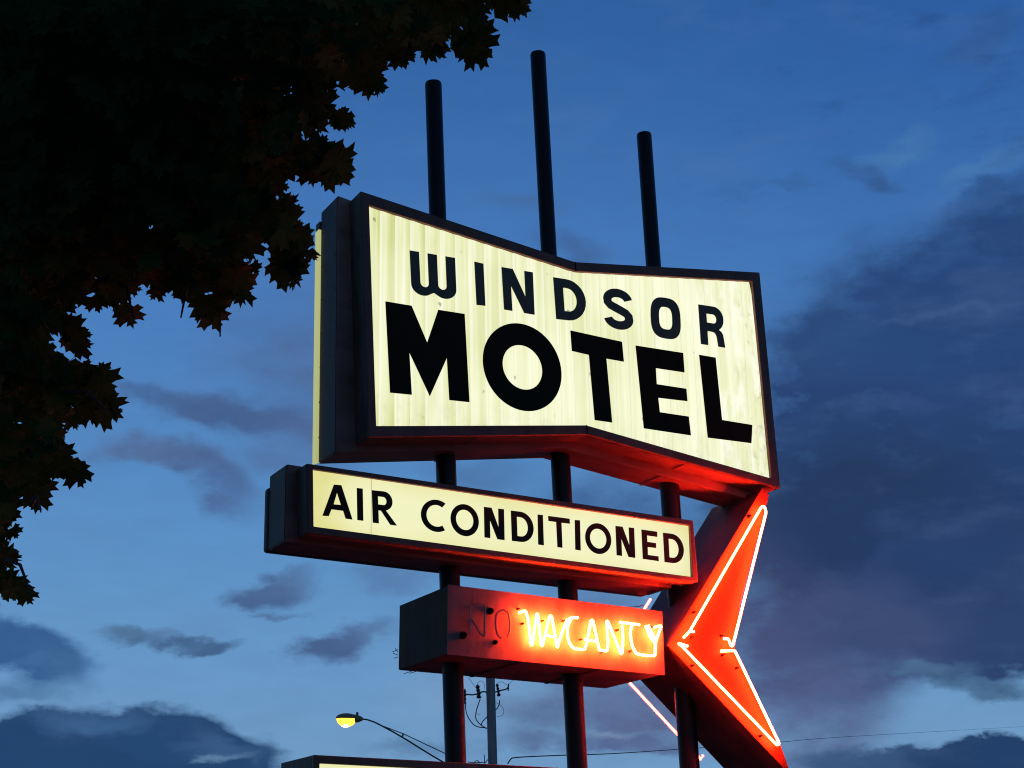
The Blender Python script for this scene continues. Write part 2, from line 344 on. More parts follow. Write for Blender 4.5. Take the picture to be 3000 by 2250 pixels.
W = [
 ('W', [quadmap(z(1, [(828, 537), (1195, 598), (1209, 942), (845, 889)]), l) for l in G['W']]),
 ('I', [z(1, [(1352, 628), (1425, 645), (1441, 985), (1370, 977)])]),
 ('N', [quadmap(z(1, [(1572, 672), (1825, 715), (1840, 1058), (1593, 1015)]), l) for l in G['N']]),
 ('D', [quadmap(z(2, [(55, 312), (310, 352), (328, 676), (80, 650)]), l) for l in G['D']]),
 ('S', [quadmap(z(2, [(457, 384), (690, 422), (708, 758), (470, 718)]), l) for l in G['S']]),
 ('O', [quadmap(z(2, [(840, 460), (1078, 496), (1094, 828), (850, 790)]), l) for l in G['O']]),
 ('R', [quadmap(z(2, [(1230, 532), (1432, 562), (1448, 882), (1252, 852)]), l) for l in G['R']]),
]
for ch, l in W: letter(l, YL, M['ink'], pan, ch)
Mo = [
 ('M', [z(1, [(632, 950), (843, 985), (970, 1285), (1060, 1018), (1273, 1052)])+z(3, [(1312, 217), (1150, 200)])+z(1, [(1130, 1405)])+z(3, [(992, 168)])+z(1, [(825, 1360)])+z(3, [(845, 157), (670, 140)])]),
 ('O', [ell(1529, 1076.3, 115, 17.6, 5, 127.5), ell(1529.8, 1076.7, 58.3, 9, 2.6, 64.9)]),
 ('T', [z(2, [(195, 743), (612, 835), (627, 995), (485, 970), (532, 1488), (392, 1468), (345, 940), (207, 908)])]),
 ('E', [z(2, [(723, 865), (1107, 925), (1118, 1082), (885, 1047), (893, 1178), (1133, 1215), (1142, 1315), (905, 1287), (918, 1405), (1152, 1440), (1170, 1592), (790, 1535)])]),
 ('L', [z(2, [(1238, 940), (1370, 963), (1422, 1468), (1667, 1508), (1660, 1655), (1308, 1610)])]),
]
for ch, l in Mo: letter(l, YL, M['black'], pan, ch)

# ================================================================== AIR CONDITIONED
ao = xz([(897, 1359), (2028, 1526), (2043, 1706), (899, 1562)], D0)
ai = xz([(915.4, 1376), (2019.5, 1540), (2026, 1691), (917.3, 1543.4)], D0)
acs = thing('sign_board', (ao[0][0], D0, ao[3][1]), 'long narrow backlit board reading AIR CONDITIONED, under the bow-tie board', 'sign')
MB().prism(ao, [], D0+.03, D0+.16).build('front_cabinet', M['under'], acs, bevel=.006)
MB().prism(ao, [ai], D0-.012, D0+.0295).build('face_frame', M['frame'], acs, bevel=.004)
ar = P(840.5, 1359, D0+.16); Ta = .54; abk = P(769, 1620.4, D0+Ta)
zb = P(1288, 1681, D0+Ta)
xr = ao[1][0]-.08
rr_ = [(ar[0], ar[2]), (xr, ar[2]-.15), (xr, abk[2]+(zb[2]-abk[2])*(xr-abk[0])/(zb[0]-abk[0])), (ar[0], abk[2])]
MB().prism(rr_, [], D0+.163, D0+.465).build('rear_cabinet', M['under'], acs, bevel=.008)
ab2 = [(abk[0], P(773, 1426, D0+.475)[2]), (xr, ar[2]-.19), (xr, abk[2]+(zb[2]-abk[2])*(xr-abk[0])/(zb[0]-abk[0])), (abk[0], abk[2])]
MB().prism(ab2, [], D0+.468, D0+Ta).build('rear_face_frame', M['frame'], acs, bevel=.02)
side_skin('side_panel', ao[0][0], ao[0][1]-.004, ao[3][0], ao[3][1]+.004, D0-.01, D0+.158, M['cabinet'], acs)
side_skin('side_panel', rr_[0][0], rr_[0][1]-.01, rr_[3][0], rr_[3][1]+.01, D0+.17, D0+.463, M['cabinet'], acs)
apan = MB().prism(ai, [], D0+.012, D0+.02).build('face_panel', M['panel2'], acs, origin=(ai[0][0], D0+.015, ai[0][1]))
YA = D0+.0115
def q3(k, q, g): return [quadmap(z(k, q), l) for l in G[g]]
AC = [
 ('A', [z(3, [(215, 885), (275, 890), (365, 1168), (310, 1160), (290, 1097), (195, 1085), (173, 1140), (122, 1137)]), z(3, [(240, 950), (272, 1050), (212, 1045)])]),
 ('I', [z(3, [(400, 912), (448, 918), (453, 1178), (405, 1172)])]),
 ('R', q3(3, [(522, 930), (712, 950), (725, 1217), (530, 1193)], 'Rt')),
 ('C', [z(3, [(1046+126*math.cos(math.radians(a)), 1138+(a-180)*0+130*math.sin(math.radians(a))+.12*126*math.cos(math.radians(a))) for a in range(-55, -306, -8)]+[(1046+82*math.cos(math.radians(a)), 1138+88*math.sin(math.radians(a))+.12*82*math.cos(math.radians(a))) for a in range(-304, -53, 8)])]),
 ('O', [z(3, ell(1274, 1173, 114, 14, 3, 129)), z(3, ell(1274, 1171, 71, 9, 2, 82))]),
 ('N', q3(3, [(1430, 1065), (1592, 1085), (1597, 1335), (1435, 1312)], 'Nt')),
 ('D', q3(3, [(1648, 1095), (1828, 1117), (1836, 1362), (1657, 1340)], 'Dt')),
 ('I', [z(3, [(1865, 1127), (1907, 1132), (1915, 1377), (1870, 1370)])]),
 ('T', [z(4, [(15, 862), (188, 885), (190, 925), (122, 917), (130, 1120), (90, 1114), (80, 911), (17, 902)])]),
 ('I', [z(4, [(230, 895), (272, 898), (278, 1142), (235, 1135)])]),
 ('O', [z(4, ell(420, 1046, 105, 13, 3, 124)), z(4, ell(420, 1046, 67, 9, 2, 80))]),
 ('N', q3(4, [(560, 943), (710, 960), (720, 1202), (570, 1180)], 'Nt')),
 ('E', [z(4, [(770, 972), (897, 990), (898, 1032), (815, 1020), (817, 1072), (888, 1083), (889, 1122), (820, 1113), (822, 1178), (908, 1190), (910, 1228), (782, 1210)])]),
 ('D', q3(4, [(945, 998), (1108, 1018), (1118, 1256), (958, 1235)], 'Dt')),
]
for ch, l in AC: letter(l, YA, M['brown'], apan, ch, .005)

# ================================================================== NO VACANCY box
vo = xz([(1313.6, 1715), (1937.5, 1793), (1945, 1976), (1311.8, 1916)], D0)
vac = thing('neon_sign_box', (vo[0][0], D0, vo[3][1]), 'grey sheet-metal box with dark NO and glowing orange neon VACANCY', 'neon sign')
Tv = .76
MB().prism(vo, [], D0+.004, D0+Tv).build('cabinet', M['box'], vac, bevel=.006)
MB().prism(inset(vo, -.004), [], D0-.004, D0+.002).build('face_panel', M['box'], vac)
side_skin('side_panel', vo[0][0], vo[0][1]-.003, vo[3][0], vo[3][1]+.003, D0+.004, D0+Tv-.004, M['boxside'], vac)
rivets_x(vo[0][0]-.004, D0+.04, D0+Tv-.04, vo[0][1]-.03, vo[3][1]+.03, 4, vac, r=.005)
soffit_seams(vo, [vo[3][0]+.5, vo[3][0]+1.05], D0+.02, D0+Tv-.02, vac, 'boxside')
NY = D0-.045
def neon(paths, k, Y, r, m, parent, name='neon_tube', rnd=14):
    mb = MB()
    for p in paths: mb.tube([P(x, y, Y) for x, y in z(k, round_path(p, rnd))], r, 10)
    c = P(*z(k, [paths[0][0]])[0], Y)
    return mb.build(name, m, parent, smooth=True, origin=tuple(c))
vt = [
 ('V', [[(1052, 402), (1103, 383), (1125, 450), (1150, 662), (1160, 664), (1196, 412), (1204, 412), (1215, 500), (1232, 668), (1243, 668), (1300, 428), (1316, 428), (1362, 684)], [(1272, 585), (1345, 597)]]),
 ('C', [[(1362, 684), (1400, 560), (1440, 462), (1480, 440), (1530, 442)], [(1478, 445), (1444, 510), (1446, 600), (1468, 665), (1500, 692), (1584, 700), (1600, 650), (1636, 462), (1650, 462), (1704, 705), (1768, 712), (1774, 640), (1762, 470), (1772, 470), (1878, 735), (1888, 728), (1895, 610), (1888, 500)], [(1582, 618), (1680, 632)]]),
 ('C', [[(1868, 478), (2028, 498)], [(1968, 496), (1952, 560), (1966, 660), (2000, 732), (2060, 745), (2154, 750), (2156, 640), (2206, 505), (2146, 520)], [(2078, 505), (2110, 590), (2152, 645)], [(2098, 502), (2128, 560), (2158, 622)]]),
]
neon(vt[0][1], 6, NY, .0075, M['neon_hot'], vac); neon(vt[1][1], 6, NY, .0075, M['neon_hot'], vac); neon(vt[2][1], 6, NY, .0075, M['neon_hot'], vac)
neon([[(612, 350), (640, 345), (655, 352), (656, 580)], [(640, 470), (660, 440), (745, 580), (775, 590), (776, 350), (765, 345)]], 6, NY, .006, M['glass'], vac, 'unlit_tube')
neon([[(912, 612), (880, 585), (862, 520), (864, 430), (880, 395), (925, 375), (965, 400), (980, 490), (975, 560), (958, 598)]], 6, NY, .006, M['glass'], vac, 'unlit_tube')
def boot(k, q, Yf, r, ln, parent, m='rubber'):
    c = P(*z(k, [q])[0], Yf); MB().lathe(c, [(0, r*1.25), (.008, r*1.3), (.012, r), (ln, r*.85), (ln+.004, r*.5)], 14, (0, -1, 0)).build('electrode_housing', M[m], parent, smooth=True, origin=tuple(c))
for q, r in (((815, 390), .017), ((597, 585), .018), ((856, 642), .011), ((1038, 372), .010), ((1072, 492), .010), ((1232, 470), .008), ((1838, 545), .010), ((1120, 470), .008), ((1404, 470), .008), ((1712, 725), .008), ((1945, 715), .009), ((1545, 620), .008), ((2120, 520), .008)):
    boot(6, q, D0-.004, r if r > .0105 else r*.6, .03, vac)
for a, b_ in (((72, 700), (28, 718)), ((70, 742), (30, 728)), ((72, 760), (40, 770)), ((185, 874), (120, 895)), ((215, 878), (165, 892)), ((70, 720), (50, 690))):
    MB().tube([P(*z(6, [a])[0], D0+Tv-.03), P(*z(6, [b_])[0], D0+Tv-.06)], .0022, 5).build('wire_spike', M['wire'], vac)

# ================================================================== ARROW
af_px = z(4, [(1752, 640), (1800, 690)])+z(7, [(1010, 330), (968, 688), (1348, 1500), (1440, 1755), (1372, 1659), (440, 666)])
af = xz(af_px, D0)
arw = thing('arrow_sign', (af[-1][0], D0, af[5][1]), 'orange sheet-metal arrow pointing left at the vacancy box, outlined in red neon', 'sign')
MB().prism(af, [], D0+.006, D0+.635).build('arrow_body', M['arrowside'], arw, bevel=.006)
MB().prism(inset(af, -.003), [], D0-.004, D0+.005).build('arrow_face', M['arrow'], arw)
# neon in front
NA = D0-.05; Rn = .0084
U = [(885, 612), (925, 612), (942, 668), (958, 672)]
top = [( (x-1800)*2.765, (y-1650)*2.765) for x, y in z(4, [(1782, 830), (1768, 783), (1745, 786)])]
neon([U+top+[(610, 552), (560, 604)], [(612, 546), (646, 556)]], 7, NA, Rn, M['neon'], arw)
neon([[(595, 672), (515, 648), (545, 670), (1318, 1474), (1336, 1462), (975, 708), (862, 712)]], 7, NA, Rn, M['neon'], arw)
for q in ((635, 400), (622, 830), (860, 590), (870, 745), (985, 850), (1175, 1400), (620, 600)): boot(7, q, D0-.004, .007, .03, arw)
for q in ((1640, 865),): boot(4, q, D0-.004, .010, .025, arw)
# neon on the back face, seen past the box
NB = D0+Tv+.05
def shp(paths, k): return [[( *z(k, [q])[0],) for q in p] for p in paths]
f1 = [P(*q, NA) for q in z(7, [(535, 660), (1318, 1474), (1336, 1462), (975, 708)])]
mb = MB(); 
a0, a1_ = P(*z(7, [(125, 970)])[0], NB), P(*z(7, [(700, 1590)])[0], NB)
mb.tube([tuple(a0), tuple(a1_), (a1_[0]+.02, NB, a1_[2]+.03)], .0085, 10); mb.build('neon_tube', M['neon_dim'], arw, smooth=True, origin=tuple(a0))
b0, b1 = P(*z(6, [(2118, 290)])[0], NB), P(*z(6, [(2050, 400)])[0], NB)
MB().tube([tuple(b0), tuple(b1)], .0085, 10).build('neon_tube', M['neon_dim'], arw, smooth=True, origin=tuple(b0))
dlead = [P(*z(6, [q])[0], NB) for q in ((1940, 357), (2010, 352), (2062, 340))]
MB().tube(dlead, .003, 6).build('lead_wire', M['wire'], arw)

# ================================================================== LOWER BOARD (only its top edge is in the picture)
def lp(x, y, Y=D0): return P(x, y, Y)
tl = lp(917.2, 2211.8); tr_ = lp(1631.9, 2249.5)
sl = (tr_[2]-tl[2])/(tr_[0]-tl[0]); xR = 6.1; hB = .85
lo = [(tl[0], tl[2]), (xR, tl[2]+sl*(xR-tl[0])), (xR, tl[2]+sl*(xR-tl[0])-hB), (tl[0]+.01, tl[2]-hB)]
ip = lp(934.6, 2236.8); dz = tl[2]-ip[2]; dx = ip[0]-tl[0]
li = [(tl[0]+dx, ip[2]), (xR-dx, ip[2]+sl*(xR-tl[0]-2*dx)), (xR-dx, lo[2][1]+dz), (tl[0]+dx, lo[3][1]+dz)]
low = thing('sign_board', (tl[0], D0, lo[3][1]), 'dark-framed backlit board cut off by the bottom edge, lowest on the poles', 'sign')
MB().prism(lo, [], D0+.03, D0+.56).build('cabinet', M['cabinet'], low, bevel=.006)
MB().prism(lo, [li], D0-.012, D0+.0295).build('face_frame', M['frame'], low, bevel=.004)
MB().prism(li, [], D0+.012, D0+.02).build('face_panel', M['panel2'], low, origin=(li[0][0]-.5, D0+.015, li[0][1]))

# ================================================================== POLES
def pole(pt, ptop_w, pb, pb_w, label, ysplit):
    a = P(*pt, DP); b = P(*pb, DP); da = ptop_w*proj(a)[2]/F/2; db = pb_w*proj(b)[2]/F/2
    dirv = (b-a)/(b[2]-a[2]); g = a+dirv*(0-a[2]); mid = a+dirv*(ysplit-a[2])
    t = thing('support_pole', tuple(g), label, 'pole', 'poles carrying the stacked sign boards')
    mb = MB(); ax = a-g; ax = ax/np.linalg.norm(ax); Lm = np.linalg.norm(mid-g); Lt = np.linalg.norm(a-g)
    mb.lathe(g, [(0, db), (Lm-.01, db), (Lm, db*.98)], 32, ax).build('lower_pipe', M['pole'], t, smooth=True)
    MB().lathe(g, [(Lm+.002, da), (Lt-.02, da), (Lt-.006, da*.92), (Lt, da*.7)], 32, ax).build('upper_pipe', M['pole'], t, smooth=True)
    MB().lathe(g, [(0.005, .14), (.03, .14), (.034, db+.003)], 24, ax).build('base_plate', M['pole'], t)
pole((1269.3, 240), 49, (1334, 2200), 62.5, 'black round pole behind the boards, left of the three and middling in height', 5.2)
pole((1575.5, 154), 45, (1689, 2200), 60, 'black round pole behind the boards, middle and tallest of the three', 5.2)
pole((1886.5, 390), 43.5, (2017, 2200), 59, 'black round pole beside the arrow, right and shortest of the three', 5.2)

# ================================================================== UTILITY POLE, wires, street lamp (far behind)
YU = 46.0
def U6(x, y, Y=YU): return Vector(P(*z(6, [(x, y)])[0], Y))
ub = U6(839, 1610); ut = U6(820, 930); dv = (ub-ut)/(ub.z-ut.z); g = ut+dv*(0-ut.z); topz = ut-dv*(-1.2)
topz = ut+dv*(1.3)
sc = proj(ut)[2]/F/2.765          # metres per zoom-pixel
up = thing('utility_pole', tuple(g), 'weathered wooden utility pole with cutouts and looping leads, seen below the vacancy box', 'utility pole')
MB().tube([g, topz], 39*sc, 20, 36*sc).build('pole_shaft', M['wood'], up, smooth=True)
arm = MB(); arm.tube(smooth_path([tuple(U6(*q)) for q in ((622, 1062), (690, 1068), (770, 1035), (790, 1050))], 1), 6*sc, 8); arm.tube(smooth_path([tuple(U6(*q)) for q in ((855, 1045), (905, 1030), (955, 1020), (965, 1000))], 1), 6*sc, 8)
arm.build('bracket_arm', M['galv'], up)
def insul(x, y, r, h, tilt, m='porcelain'):
    prof = []; n = 4
    for i in range(n): prof += [(h*(i/n), r*.55), (h*((i+.35)/n), r), (h*((i+.6)/n), r*.6)]
    ax = Vector((math.sin(tilt), 0, math.cos(tilt))); MB().lathe(U6(x, y)-ax*h*sc/2, [(a*sc, b*sc) for a, b in prof+[(h, r*.4)]], 12, ax).build('insulator', M[m], up, smooth=True)
insul(723, 1040, 21, 110, -.15); insul(614, 1080, 13, 120, 0); insul(882, 1025, 15, 100, -.2); insul(966, 1005, 8, 56, .05)
MB().box(U6(724, 1082), (26*sc, 20*sc, 22*sc)).build('cutout_hinge', M['wire'], up); MB().box(U6(888, 1068), (22*sc, 20*sc, 20*sc)).build('cutout_hinge', M['wire'], up)
def wires(name, paths, r, parent):
    mb = MB()
    for p in paths: mb.tube(smooth_path([tuple(U6(*q)) for q in p], 3), r, 6)
    return mb.build(name, M['wire'], parent)
for p in ([(738, 1100), (720, 1150), (702, 1210), (700, 1265), (740, 1310), (790, 1340)], [(618, 1140), (620, 1200), (650, 1270), (700, 1325), (790, 1335)], [(748, 1318), (750, 1290), (775, 1262), (800, 1238)], [(895, 1110), (893, 1140), (880, 1170), (862, 1190)]):
    wires('lead_wire', [p], 4*sc, up)
for p in ([(640, 925), (670, 965), (700, 1005)], [(705, 1020), (720, 960), (750, 950), (775, 975), (770, 1020)], [(870, 990), (900, 950), (960, 990)], [(965, 985), (990, 960), (1030, 930)], [(866, 1130), (910, 1150), (935, 1200), (915, 1240), (870, 1240)], [(735, 1230), (720, 1225), (700, 1205)]):
    wires('lead_wire', [p], 1.6*sc, up)
for p in ([(770, 1550), (776, 1640)], [(690, 1610), (715, 1595), (735, 1620)], [(775, 1620), (800, 1590)], [(640, 1610), (690, 1618), (770, 1612)]):
    wires('lead_wire', [p], 3.5*sc, up)
# overhead wire, running off to the right
def far(px, py, Y): return tuple(P(px, py, Y))
ow = [U6(960, 1625), U6(985, 1585), U6(1010, 1572)]
seg = [tuple(q) for q in ow]+[far(1660, 2212, 50), far(1800, 2208.5, 58), far(1985, 2195, 72), far(2200, 2182, 90), far(2290, 2174, 100), far(2400, 2163, 115), far(2620, 2150, 190), far(3150, 2120, 420)]
o = MB().tube(smooth_path(seg, 2), .018, 6).build('overhead_wire', M['wire']); o['label'] = 'thin dark overhead wire running right from the utility pole'; o['category'] = 'wire'
# street lamp
YS = 45.0
def U8(x, y, Y=YS): return Vector(P(*z(8, [(x, y)])[0], Y))
s8 = proj(U8(750, 570))[2]/F/2.765
base8 = U8(1905, 1000); lampg = thing('street_lamp', (base8.x, base8.y, base8.z), 'glowing yellow cobra-head street lamp on a long curved arm', 'street lamp')
MB().tube(smooth_path([tuple(U8(*q)) for q in ((890, 572), (930, 575), (1010, 605), (1210, 715), (1400, 835), (1560, 930), (1905, 1120))], 2), 6.5*s8, 10).build('lamp_arm', M['galv'], lampg, smooth=True)
MB().tube([tuple(U8(*q)) for q in ((1040, 622), (1220, 690), (1560, 850), (1905, 1010))], 4*s8, 8).build('brace_rod', M['galv'], lampg)
MB().tube([tuple(U8(*q)) for q in ((1222, 688), (1212, 715))], 7*s8, 8).build('brace_clamp', M['galv'], lampg)
def ellipsoid(c, rx, ry, rz, ax, zlo=-1, zhi=1, nu=20, nv=12):
    """ax: unit long axis; squashed in z"""
    ax = Vector(ax).normalized(); sd = ax.cross(Vector((0, 0, 1))).normalized(); upv = sd.cross(ax); mb = MB(); vs = []
    for j in range(nv+1):
        t = zlo+(zhi-zlo)*j/nv; r = math.sqrt(max(0, 1-t*t))+1e-4
        for i in range(nu): a = 2*math.pi*i/nu; vs.append(Vector(c)+ax*rx*r*math.cos(a)+sd*ry*r*math.sin(a)+upv*rz*t)
    fs = [(j*nu+i, j*nu+(i+1) % nu, (j+1)*nu+(i+1) % nu, (j+1)*nu+i) for j in range(nv) for i in range(nu)]+[tuple(range(nu))[::-1], tuple(nv*nu+i for i in range(nu))]
    return mb.add(vs, fs)
axl = U8(880, 575)-U8(680, 570)
hc = U8(760, 568)
M['head'] = painted('lamp_housing_paint', (.3, .22, .08, 1), (.45, .34, .14, 1), .5)
ellipsoid(hc, 92*s8, 46*s8, 44*s8, axl, 0.0, 1).build('lamp_housing', M['head'], lampg, smooth=True)
MB().lathe(U8(815, 568), [(0, 36*s8), (40*s8, 30*s8), (78*s8, 16*s8), (84*s8, 8*s8)], 16, axl).build('lamp_neck', M['head'], lampg, smooth=True)
MB().lathe(U8(848, 545), [(0, 8*s8), (10*s8, 10*s8), (26*s8, 10*s8), (30*s8, 6*s8)], 12).build('photocell', M['galv'], lampg, smooth=True)
ellipsoid(hc-Vector((0, 0, .5*s8)), 84*s8, 46*s8, 66*s8, axl, -1, 0).build('lamp_lens', M['lamp'], lampg, smooth=True)
ellipsoid(hc+Vector((0, 0, -34*s8))-axl.normalized()*6*s8, 46*s8, 34*s8, 36*s8, axl, -1, .6).build('bulb', M['bulb'], lampg, smooth=True)

# ================================================================== GROUND
me = MB().add([(-600, -600, 0), (600, -600, 0), (600, 600, 0), (-600, 600, 0)], [(0, 1, 2, 3)]).build('ground', M['asphalt']); me['kind'] = 'structure'; me['label'] = 'dark asphalt lot under the sign'

# ================================================================== MAPLE TREE
DPOLY = [(1150, -80), (1148, 22), (1120, 48), (1085, 38), (1062, 42), (1045, 78), (1070, 100), (1062, 135), (1008, 148), (990, 108), (960, 108), (962, 130), (925, 140), (905, 118), (885, 150), (852, 150), (836, 165), (832, 205), (795, 218), (765, 205), (733, 203), (736, 228), (765, 243), (762, 272), (742, 288), (716, 270), (716, 300), (745, 330), (738, 352), (764, 380), (758, 403), (730, 414), (700, 380), (680, 405), (655, 388), (628, 402), (652, 425), (662, 470), (682, 500), (692, 560), (655, 568), (655, 618), (630, 632), (600, 600), (580, 566), (560, 560), (566, 590), (545, 600), (545, 650), (525, 668), (480, 652), (476, 690), (470, 720), (440, 690), (405, 688), (385, 685), (366, 650), (330, 652), (300, 638), (290, 660), (298, 703), (270, 690), (230, 683), (178, 672), (200, 720), (205, 745), (195, 768), (240, 785), (262, 830), (250, 848), (266, 880), (262, 912), (205, 925), (170, 930), (165, 960), (185, 1000), (191, 1030), (178, 1058), (150, 1043), (110, 1048), (108, 1085), (80, 1112), (60, 1092), (50, 1110), (45, 1160), (20, 1175), (45, 1190), (48, 1205), (25, 1225), (40, 1243), (68, 1272), (79, 1300), (50, 1300), (20, 1290), (5, 1310), (-80, 1340), (-80, -80)]
PLY = np.array(DPOLY, float)*1.3562
def sdist(q):
    a = PLY; b = np.roll(PLY, -1, 0); ab = b-a; t = np.clip(((q-a)*ab).sum(1)/(ab*ab).sum(1), 0, 1); d = np.sqrt((((a+ab*t[:, None])-q)**2).sum(1)).min()
    x, y = q; c = ((a[:, 1] > y) != (b[:, 1] > y)); xi = a[:, 0]+(y-a[:, 1])/np.where(b[:, 1] == a[:, 1], 1e-9, b[:, 1]-a[:, 1])*(b[:, 0]-a[:, 0])
    return d if (c & (x < xi)).sum() % 2 else -d
HOLES = [(670,148,7),(630,197,9),(683,212,5),(707,268,4),(657,293,6),(688,343,6),(703,363,5),(535,165,4),(547,257,6),(558,280,4),(487,12,6),(555,490,8),(315,486,4),(303,505,4),(505,527,5),(305,608,8),(151,769,14),(117,729,6),(144,743,6),(221,596,4),(209,616,5),(184,647,7),(49,919,7),(144,915,9),(135,945,6),(164,865,5),(175,841,5),(213,804,6),(456,636,10),(441,564,4),(301,556,4),(739,127,6),(798,161,6),(830,68,6),(857,91,5),(950,13,6),(939,43,6),(1049,15,7),(945,67,5),(902,115,6),(758,13,4),(56,1001,5),(17,1035,5),(69,1040,4),(240,640,5),(620,165,4),(360,570,3),(590,110,3),(770,60,3),(1000,60,4),(400,660,5),(90,880,3),(30,1140,4),(610,350,4),(590,420,4),(480,600,4)]
HO_ = np.array([(a*1.3562, b*1.3562, c*1.3562) for a, b, c in HOLES])
def in_hole(q, spx): return bool((np.hypot(HO_[:, 0]-q[0], HO_[:, 1]-q[1]) < HO_[:, 2]+.36*spx).any())
half = [(0, 1.0), (.10, .77), (.27, .80), (.20, .55), (.42, .62), (.62, .80), (.64, .57), (.88, .50), (.68, .32), (.58, .17), (.84, .09), (.66, -.08), (.60, -.25), (.34, -.16), (.05, -.16)]
lf = [(x, y-.30) for x, y in half]; lf = lf+[(-x, y) for x, y in lf[::-1] if x > 0]
LF = np.array(lf); NV = len(LF)
def leaf_mesh(items, name, mats, parent, origin):
    V, Fc, A = [], [], []
    for (c, tip, nor, s, tint) in items:
        tip = nrm(tip); nor = nrm(nor-tip*(nor@tip)); sd = np.cross(tip, nor)
        k1, k2, k3 = rng.uniform(-.25, .55), rng.uniform(-.1, .5), rng.uniform(.85, 1.15)
        x, y = LF[:, 0]*k3, LF[:, 1]; jit = rng.normal(0, .018, (NV, 2)); x = x+jit[:, 0]; y = y+jit[:, 1]
        zz = -k1*x*x-k2*y*np.abs(y)+.08*np.sin(5*x+k1*9)
        pts = c+s*(x[:, None]*sd+y[:, None]*tip+zz[:, None]*nor)
        o = len(V); V += [tuple(c-origin)]+[tuple(p) for p in (pts-origin)]
        Fc += [(o, o+1+i, o+1+(i+1) % NV) for i in range(NV)]
        st = c-s*tip*.32; en = st-s*tip*rng.uniform(.35, .7)+s*nor*rng.uniform(-.2, .2); w = sd*s*.018
        o = len(V); V += [tuple(st-w-origin), tuple(st+w-origin), tuple(en+w-origin), tuple(en-w-origin)]; Fc.append((o, o+1, o+2, o+3)); A += [tint]*(NV+1)
    me = bpy.data.meshes.new(name); me.from_pydata(V, [], Fc); me.materials.append(mats)
    at = me.attributes.new('tint', 'FLOAT', 'FACE'); at.data.foreach_set('value', A)
    o = bpy.data.objects.new(name, me); C.objects.link(o); o.parent = parent; return o
m, nt, b = mat('maple_leaf'); a = N(nt, 'ShaderNodeAttribute'); a.attribute_name = 'tint'
r = N(nt, 'ShaderNodeValToRGB'); e = r.color_ramp.elements; e[0].color = (.022, .055, .016, 1); e[1].color = (.11, .10, .04, 1); x_ = e.new(.55); x_.color = (.036, .085, .024, 1); x_ = e.new(.82); x_.color = (.065, .09, .03, 1)
nt.links.new(a.outputs['Fac'], r.inputs[0]); nt.links.new(r.outputs[0], b.inputs['Base Color']); b.inputs['Roughness'].default_value = .8; b.inputs['Specular IOR Level'].default_value = .05
tr = N(nt, 'ShaderNodeBsdfTranslucent'); nt.links.new(r.outputs[0], tr.inputs[0]); ms = N(nt, 'ShaderNodeMixShader'); ms.inputs[0].default_value = .35
nt.links.new(b.outputs[0], ms.inputs[1]); nt.links.new(tr.outputs[0], ms.inputs[2]); nt.links.new(ms.outputs[0], nt.nodes['Material Output'].inputs[0])
M['leaf'] = m
cc = np.array([-1.9, 8.2, 8.3]); rad = np.array([4.6, 4.0, 4.5])
items = []
def tocam(c): return nrm(np.array([0, 0, H])-c)
def mk(px, py, dist, s, outward=None, nb=1.1):
    w = ray(px, py); w = w/np.linalg.norm(w)*dist; c = w+np.array([0, 0, H])
    if outward is None: tip = np.array([rng.normal(.1, .5), rng.normal(0, .4), -1.0+rng.normal(0, .35)])
    else:
        ex, ey = outward; tip = AXw*ex-AZw*ey*1.0+rng.normal(0, .28, 3)
    nor = tocam(c)*nb+rng.normal(0, .6, 3)
    items.append((c, tip, nor, s, float(np.clip(rng.beta(1.6, 3.2), 0, 1))))
# world directions of image right / image up
right_w = np.array([AX[0], AY[0], AZ[0]]); up_w = -np.array([AX[1], AY[1], AZ[1]]); AXw, AZw = right_w, up_w
def base_dist(px, py): return 6.0+1.3*(py/1800)+.6*(1-px/1500)
# rim leaves: their tips reach the crown's outline
for i in range(len(DPOLY)-3):
    p0 = PLY[i]; p1 = PLY[i+1]; L_ = np.linalg.norm(p1-p0)
    for t in ([.0] if L_ < 70 else [0, .5]):
        q = p0+(p1-p0)*t
        for k in range(2):
            d = base_dist(*q)+rng.uniform(-.4, .5); s = rng.choice([.055, .07, .088, .108])*rng.uniform(.92, 1.08); spx = s*F/d
            best = None
            for a_ in np.linspace(0, 2*math.pi, 24, endpoint=False):      # inward direction with the most crown behind it
                v = np.array([math.cos(a_), math.sin(a_)]); sdv = sdist(q+v*spx*.85)
                if best is None or sdv > best[0]: best = (sdv, v)
            v = best[1]
            if in_hole(q+v*spx*(.72, 1.35)[k], spx*.6): continue
            mk(*(q+v*spx*(.72, 1.35)[k]), d, s, (-v[0]*.9, -v[1]*.9+.3), 1.35)
# body of the crown in view
cnt = 0
while cnt < 3300:
    q = np.array([rng.uniform(-60, 1560), rng.uniform(-60, 1790)]); d0 = sdist(q)
    if d0 < 0: continue
    d = base_dist(*q)+rng.uniform(-.7, 2.2); s = rng.uniform(.065, .10); spx = s*F/d
    if d0 < .95*spx+8 or in_hole(q, spx): continue
    mk(*q, d, s); cnt += 1
